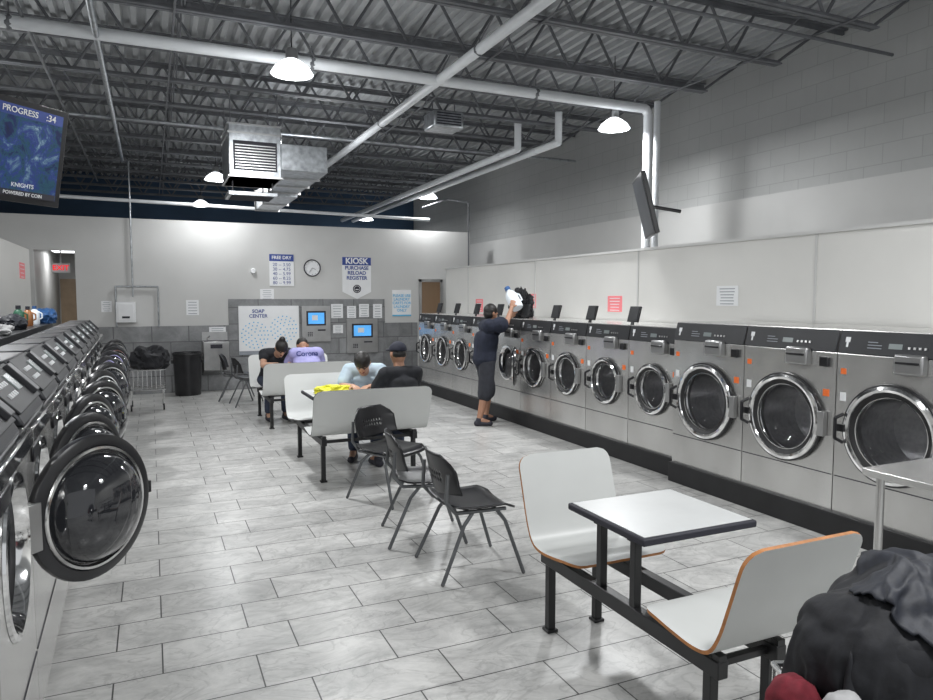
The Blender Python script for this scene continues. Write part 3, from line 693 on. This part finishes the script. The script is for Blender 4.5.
for s in (-1,1): MB().box(s*.25-.02,-.05,.56,s*.25+.02,.05,.62).build('grip',m['black'],t,bev=.01)
MB().lathe([(.24,.71),(.26,.725),(.24,.74)],32).build('rim',m['rub'],t)
t=thing('drinking_fountain','stainless wall mounted drinking fountain beside the black bin','fountain',(1.05,Y2,0))
MB().prism([(0,.30),(-.28,.40),(-.32,.8),(-.32,.92),(0,.92)],-.22,.22).build('cabinet',m['steel2'],t,bev=.01)
MB().box(-.2,-.30,.92,.2,-.03,.935).build('basin',m['dsteel'],t,bev=.004)
MB().tube([(-.12,-.1,.92),(-.12,-.1,.99),(-.10,-.15,1.01)],.012).build('spout',m['chrome'],t); MB().box(-.1,-.335,.80,.1,-.32,.87).build('push_bar',m['ink'],t)
MB().box(-.22,-.02,.92,.22,0,1.08).build('splash_plate',m['steel2'],t)
# ================= TVs
def tv(label,loc,rz,tilt,w,h,screen,rod,bz=.03):
    t=thing('television',label,'television',loc,rz,None)
    TM=Matrix.Rotation(R(tilt),4,'X')
    MB().box(-w/2,0,-h/2,w/2,.05,h/2,M=TM).build('housing',m['black'],t,bev=.006)
    MB().box(-w/2+bz,-.004,-h/2+bz,w/2-bz,0,h/2-bz,M=TM).build('screen',screen,t,sm=False)
    if rod: MB().cyl(TM@V((0,.06,0)),(0,.12,.1),.02).cyl((0,.12,.1),(0,.12,rod),.018).box(-.12,.04,-.12,.12,.07,.12,M=TM).build('mount',m['black'],t)
    else: MB().cyl(TM@V((0,.05,0)),(-.05,.42,-.05),.02).box(-.12,.04,-.12,.12,.07,.12,M=TM).build('mount',m['black'],t)
    return t,TM
M_=bpy.data.materials.new('game_screen'); M_.use_nodes=True; N=M_.node_tree.nodes; L=M_.node_tree.links; b=N['Principled BSDF']
tc=N.new('ShaderNodeTexCoord'); rp=N.new('ShaderNodeValToRGB')
nn=N.new('ShaderNodeTexNoise'); nn.inputs['Scale'].default_value=4.2; nn.inputs['Detail'].default_value=10; nn.inputs['Roughness'].default_value=.75; nn.inputs['Distortion'].default_value=1.6
L.new(tc.outputs['Object'],nn.inputs['Vector']); L.new(nn.outputs['Fac'],rp.inputs[0])
e=rp.color_ramp.elements; e[0].position=.32; e[0].color=(.003,.006,.03,1); e[1].position=.70; e[1].color=(.28,.36,.45,1)
for ps,c in ((.42,(.004,.012,.07,1)),(.47,(.012,.06,.08,1)),(.53,(.012,.02,.15,1)),(.60,(.05,.11,.18,1))): q=e.new(ps); q.color=c
L.new(rp.outputs[0],b.inputs['Emission Color']); b.inputs['Emission Strength'].default_value=1.1; b.inputs['Base Color'].default_value=(0,0,0,1); b.inputs['Roughness'].default_value=.3
t,TM=tv('wide television showing a blue game screen hanging above the left washers',(-.97,5.78,2.74),R(46.5),12,1.16,.72,M_,1.4,.045)
MB().box(-.53,-.007,.24,.53,-.004,.315,M=TM).build('screen_banner',m['blue'],t,sm=False)
MB().box(-.53,-.007,-.315,.53,-.004,-.27,M=TM).build('screen_banner',m['ink'],t,sm=False)
for s_,x,z,sz in (('PROGRESS',.19,.277,.058),(':34',.43,.277,.066),('KNIGHTS',.26,-.235,.042),('POWERED BY COIN',.27,-.295,.034)):
    q=text(t,s_,x,z,sz,m['paper'],-.009,bold=.01); q.data.transform(TM)
t,TM=tv('dark television seen edge on above the right bulkhead',(5.08,6.45,2.72),R(239),14,.80,.68,m['tvs'],None)
# ================= STEEL TABLE, CART
t=thing('steel_table','stainless folding table at the right edge in front of the tall washers','table',(3.2,1.1,0))
MB().box(0,0,.82,.9,1.22,.86).build('top',m['steel'],t,bev=.006)
MB().box(.05,.05,.25,.85,1.17,.27).build('shelf',m['steel2'],t,bev=.004)
for x in (.06,.84):
    for y in (.06,1.16): MB().cyl((x,y,.0),(x,y,.82),.02,n=16).cyl((x,y,0),(x,y,.03),.028,n=16).build('leg',m['steel'],t)
def wirecart(loc,label,sx,sy,top,rz=0):
    t=thing('laundry_cart',label,'cart',loc,rz)
    b=MB(); z0=.32
    n=8
    for k in range(n+1):
        x=-sx+2*sx*k/n
        for s in (-1,1): b.cyl((x,s*sy,z0),(x,s*sy,top),.004,n=6)
        b.cyl((x,-sy,z0),(x,sy,z0),.004,n=6)
    for k in range(n+1):
        y=-sy+2*sy*k/n
        for s in (-1,1): b.cyl((s*sx,y,z0),(s*sx,y,top),.004,n=6)
        b.cyl((-sx,y,z0),(sx,y,z0),.004,n=6)
    b.build('basket',m['chrome'],t)
    for zz,nm in ((top,'rim'),(z0,'base_frame')):
        MB().tube([(-sx,-sy,zz),(sx,-sy,zz),(sx,sy,zz),(-sx,sy,zz),(-sx,-sy,zz)],.009).build(nm,m['chrome'],t)
    for s in (-1,1):
        for u in (-1,1):
            MB().cyl((s*sx*.9,u*sy*.85,z0),(s*sx*.9,u*sy*.85,.1),.011).build('leg',m['chrome'],t)
            MB().cyl((s*sx*.9-.012,u*sy*.85,.05),(s*sx*.9+.012,u*sy*.85,.05),.05,n=20).build('wheel',m['rub'],t)
    return t
wirecart((cx,cy,0),'chrome wire laundry cart under the black jackets at the lower right corner',.33,.22,.66,CR)
def heap(name,label,cat,loc,r3,mt,amp,seed,flat=-.6,rz=0,sub=5):
    mb=MB(); mb.ball((0,0,0),1.0,sub)
    for v in mb.b.verts:
        p=v.co.copy(); q=p*1.5+V((seed,seed*.7,0))
        k=1+amp*.6*NZ.noise(q)+amp*.35*(1-2*abs(NZ.noise(q*1.6)))+amp*.18*(1-2*abs(NZ.noise(q*3.7)))
        p=V((p.x*r3[0],p.y*r3[1],p.z*r3[2]))*k
        if p.z<flat*r3[2]: p.z=flat*r3[2]+(p.z-flat*r3[2])*.15
        v.co=p
    o=mb.build(name,m[mt]); o.location=loc; o.rotation_euler=(0,0,rz); me=o.data
    me.polygons.foreach_set('use_smooth',[True]*len(me.polygons))
    return tag(o,label,cat)
p=onp(146,345,1,11.8)
wirecart((p.x,11.8,0),'chrome laundry cart at the far end beyond the left washers',.25,.3,.62)
heap('black_bag','black laundry bag heaped in the far cart','bag',(p.x+.05,11.8,.74),(.24,.26,.20),'cloth',.5,2.2,-.6,sub=4)
heap('yellow_cloth','bright yellow crumpled cloth lying on the wide booth table','cloth',(1.62,6.84,.785),(.15,.10,.042),'yel',.9,7.7,-.5,sub=5)
def bottle(loc,label,mt,capm,s=1):
    t=thing('detergent_bottle',label,'bottle',loc)
    MB().lathe([(0,0),(.06*s,0),(.068*s,.02*s),(.068*s,.17*s),(.045*s,.22*s),(.025*s,.24*s),(.025*s,.25*s),(0,.25*s)],20).build('body',m[mt],t)
    MB().lathe([(.032*s,.245*s),(.03*s,.29*s),(0,.29*s)],16).build('lid',m[capm],t)
    MB().tube([(.06*s,0,.08*s),(.1*s,0,.1*s),(.1*s,0,.17*s),(.05*s,0,.2*s)],.01*s,8).build('handle',m[mt],t)
    return t
ZT=1.39
bottle((-1.28,8.7,ZT),'dark green detergent bottle on top of the left washers','green','ink',.8)
bottle((-1.25,9.1,ZT),'brownish orange detergent bottle on top of the left washers','orb','ink',.75)
bottle((-1.25,9.6,ZT),'white detergent bottle on top of the left washers','whb','bag',.75)
heap('blue_bag','blue bag lying on top of the far left washers','bag',(-1.2,10.0,ZT+.075),(.12,.16,.10),'bag',.4,4.4,-.75,sub=4)
heap('dark_bundle','dark bundle lying on top of the left washers before the bottles','bag',(-1.25,8.1,ZT+.06),(.11,.2,.08),'cloth2',.4,6.4,-.75,sub=4)
heap('grey_garment','folded grey garment lying on the trough above the left washers','clothes',(-1.2,6.9,ZT+.04),(.12,.22,.055),'whc',.4,8.1,-.7,sub=4)
# ================= PEOPLE
def basis(f,up=V((0,0,1))):
    f=V(f).normalized(); s=f.cross(up)
    if s.length<.05: s=V((1,0,0))
    s.normalize(); u=s.cross(f).normalized()
    return Matrix((s,f,u)).transposed()
def hand(mb,wr,d,n):
    d=V(d).normalized(); n=V(n); n=(n-d*n.dot(d)).normalized(); s=d.cross(n)
    Mx=Matrix((s,d,n)).transposed()
    mb.ball(wr+d*.045,(.040,.052,.018),2,Mx)
    for k,(o_,l) in enumerate(((-.030,.066),(-.010,.076),(.010,.072),(.029,.056))):
        a=wr+d*.085+s*o_; b_=a+(d*.8+n*.45).normalized()*l*.5; c_=b_+(d*.35+n*.9).normalized()*l*.5
        mb.cap(a,b_,.010,.009); mb.cap(b_,c_,.009,.008)
    a=wr+d*.03-s*.032; b_=a+(d*.6-s*.7+n*.3).normalized()*.035; mb.cap(a,b_,.012,.010); mb.cap(b_,b_+(d*.8+n*.4).normalized()*.03,.010,.009)
def person(label,loc,rz,J,sk,shirt,pants,shoe,hairstyle,sleeve=.75,leg=.75,loose=.018):
    t=thing('person',label,'person',loc,rz)
    g=lambda k:V(J[k])
    b=MB(); pel,ch,nk,hd=g('pel'),g('ch'),g('nk'),g('hd'); hf=basis(J['hf'],V(J.get('hu',(0,0,1)))); sd,fw,up=hf.col[0],hf.col[1],hf.col[2]
    tb=basis(V((0,-1,0)),(ch-pel).normalized())
    WD=[.150,.146,.142,.148,.156,.162,.158]; DP=[.115,.110,.106,.108,.113,.113,.10]
    def torso(mb,e,lo=0):
        for i in range(19):
            k=lo+(1-lo)*i/18; f=k*6; j=min(5,max(0,int(f))); u=f-j; c=pel.lerp(ch,k); wd=WD[j]*(1-u)+WD[j+1]*u; dp=DP[j]*(1-u)+DP[j+1]*u
            mb.ball(c,(wd+e,dp+e,.07),3,tb)
        mb.cap(g('shL'),g('shR'),.060+e*.8,.060+e*.8)
        mb.cap(ch,ch.lerp(nk,.5),.095+e*.5,.07+e*.5)
    torso(b,0)
    b.cap(ch.lerp(nk,.4),hd-up*.05,.058,.052)
    b.ball(hd,(.074,.092,.108),3,hf); b.ball(hd-up*.055+fw*.025,(.055,.062,.055),2,hf)
    b.cap(hd+fw*.088+up*.01,hd+fw*.104-up*.022,.009,.015)
    b.ball(hd+fw*.082-up*.058,(.026,.012,.008),2,hf); b.ball(hd+fw*.08-up*.085,(.02,.016,.016),2,hf)
    b.ball(hd+fw*.082+up*.028,(.05,.012,.008),2,hf)
    for s in (-1,1): b.ball(hd+sd*s*.076-fw*.01-up*.005,(.010,.02,.032),2,hf)
    for s in 'LR':
        b.cap(g('sh'+s),g('el'+s),.054,.041); b.cap(g('el'+s),g('wr'+s),.041,.027)
        dd=(g('wr'+s)-g('el'+s)).normalized()*.6+V(J.get('hd'+s,(0,-.4,0))); hand(b,g('wr'+s),dd,V(J.get('hn'+s,(0,0,-1))))
        b.cap(g('hp'+s),g('kn'+s),.088,.056); b.cap(g('kn'+s),g('kn'+s).lerp(g('an'+s),.35),.054,.057); b.cap(g('kn'+s).lerp(g('an'+s),.35),g('an'+s),.057,.036)
        b.cap(g('an'+s),g('to'+s),.036,.03)
    bo=remesh(b,'body',[m[sk],m['ink'],m['redc']],t,.0075,2)
    E=[hd+fw*.086+up*.008+sd*s*.030 for s in (-1,1)]; mo=hd+fw*.09-up*.058
    for p in bo.data.polygons:
        c=p.center
        if min((c-e).length for e in E)<.013 : p.material_index=1
        elif abs((c-mo).dot(up))<.007 and (c-mo).length<.026: p.material_index=2
    s_=MB(); torso(s_,loose)
    if loose>.03: s_.ball(pel+V((0,0,.0)),(.185,.155,.13),3,tb)
    for s in 'LR': s_.cap(g('sh'+s),g('sh'+s).lerp(g('el'+s),sleeve),.068,.068+(loose-.018)*1.4)
    so=remesh(s_,'shirt',m[shirt],t,.010,5)
    for v in so.data.vertices:
        v.co+=v.normal*.006*(1-2*abs(NZ.noise(V((v.co.x*9,v.co.y*9,v.co.z*5)))))
    p_=MB(); p_.ball(pel-V((0,0,.02)),(.168,.135,.11),2,tb)
    for s in 'LR':
        kn=g('kn'+s); hp=g('hp'+s); an=g('an'+s)
        if leg<=1.3: p_.cap(hp,kn,.112,.106); p_.cap(kn,kn.lerp(an,max(.02,leg-1)),.106,.104)
        else: p_.cap(hp,kn,.100,.075); p_.cap(kn,kn.lerp(an,leg-1),.075,.058)
        sh=MB(); a,to=g('an'+s),g('to'+s); dr=(to-a); dr.z=0; dr.normalize()
        zf=a.z-.05
        q=V((a.x,a.y,zf)); sh.cap(q-dr*.03,q+dr*.15,.043,.036); sh.cap(q,q+V((0,0,.05)),.044,.043)
        remesh(sh,'shoe',m[shoe],t,.008,2)
    remesh(p_,'shorts' if leg<=1.3 else 'trousers',m[pants],t,.011,3)
    hm=MB()
    if hairstyle=='cap':
        hm.ball(hd+up*.040-fw*.005,(.086,.104,.086),3,hf)
        for v in hm.b.verts:
            q=(v.co-hd).dot(up)
            if q<.030: v.co+=up*(.030-q)*.9
        hm.ball(hd+fw*.13+up*.040,(.07,.075,.012),2,hf); remesh(hm,'cap',m['capn'],t,.008,1)
        h2=MB(); h2.ball(hd-fw*.026-up*.0,(.076,.076,.06),2,hf); remesh(h2,'hair',m['hair'],t,.008,1)
    else:
        hm.ball(hd-fw*.004+up*.034,(.084,.099,.096),3,hf)
        if hairstyle=='bun': hm.ball(hd+up*.12-fw*.05,.045); hm.ball(hd-fw*.05-up*.03,(.06,.05,.07),2,hf)
        if hairstyle=='bowl': hm.ball(hd-fw*.035-up*.01,(.08,.075,.08),2,hf)
        remesh(hm,'hair',m['hair'],t,.008,1)
    return t,so
def sit(lean=.1,hdn=0.2,arms=None):
    dz=.12*lean
    J=dict(pel=(0,.02,.56),ch=(0,-lean,.88-dz),nk=(0,-lean*1.25-.04,1.03-dz*1.6),hd=(0,-lean*1.3-.07-hdn*.14,1.155-hdn*.08-dz*2),hf=(0,-1,-hdn*1.4),
      shL=(.165,-lean*1.1-.01,.97-dz),shR=(-.165,-lean*1.1-.01,.97-dz),elL=(.22,-lean-.16,.79),elR=(-.22,-lean-.16,.79),wrL=(.08,-lean-.34,.81),wrR=(-.08,-lean-.34,.81),
      hpL=(.085,.0,.545),hpR=(-.085,.0,.545),knL=(.11,-.36,.50),knR=(-.11,-.36,.50),anL=(.12,-.30,.085),anR=(-.12,-.30,.085),toL=(.13,-.42,.05),toR=(-.13,-.42,.05))
    if arms: J.update(arms)
    return J
st=dict(pel=(0,.03,.88),ch=(0,.0,1.20),nk=(0,-.03,1.37),hd=(.01,-.06,1.50),hf=(.35,-1,.12),shL=(.185,-.04,1.31),shR=(-.185,.02,1.33),
  elR=(-.22,-.20,1.36),wrR=(-.12,-.31,1.57),elL=(.24,-.24,1.24),wrL=(.17,-.40,1.44),hdR=(.1,-.1,.5),hnR=(.6,-.3,0),hdL=(0,-.4,.3),hnL=(-1,0,-.2),
  hpL=(.09,.02,.84),hpR=(-.09,.02,.84),knL=(.12,-.06,.46),knR=(-.12,.05,.46),anL=(.14,-.03,.085),anR=(-.15,.15,.085),toL=(.17,-.13,.05),toR=(-.19,.03,.05))
person('person in navy t-shirt and dark shorts standing at the washers, raising a white bottle',(4.11,8.47,0),PI/2-.15,st,'skin','navyt','shorts','ink','bowl',.66,1.12,.048)
bt=bottle((4.11+.40,8.47-.13,1.56),'white detergent bottle raised and tilted in the hand of the standing person','whb','bag',1.25)
bt.rotation_euler=(R(-38),R(-10),0)
heap('dark_bag','black bag on top of the washer right beside the raised bottle','bag',(4.72,8.60,1.57),(.10,.14,.19),'cloth',1.0,1.2,-.75,sub=5)
person('person in black shirt and black cap seated upright with back to the camera',(2.20,6.92-.47,0),PI+.1,sit(-.01,.05),'skin','tee','jean','ink','cap',.75,1.85,.010)
person('person in pale blue shirt seated facing the black capped person',(2.12,6.92+.42,0),R(-22),sit(.22,.75),'skin2','pale','jean','ink','short',.7,1.85)
person('person in black top with bun, leaning on the far booth table',(1.52,9.82+.40,0),R(8),sit(.28,.8),'skin2','tee','jean','ink','bun',.35,1.85)
pt,so=person('person in lavender lettered shirt, head bowed, seated with back to the camera',(1.92,9.82-.44,0),PI,sit(.22,.9),'skin','purple','jean','ink','short',.75,1.85,.026)
q=text(pt,'Corona',0,0,.095,m['blue'],0,bold=.015)
q.data.transform(Matrix.Translation((0,0,.945))@Matrix.Rotation(PI,4,'Z'))
for v in q.data.vertices:
    ok,hit,nr,ix=so.ray_cast(V((v.co.x,1.0,v.co.z)),V((0,-1,0)))
    if ok: v.co.y=hit.y+.004
S.view_settings.view_transform='Standard'
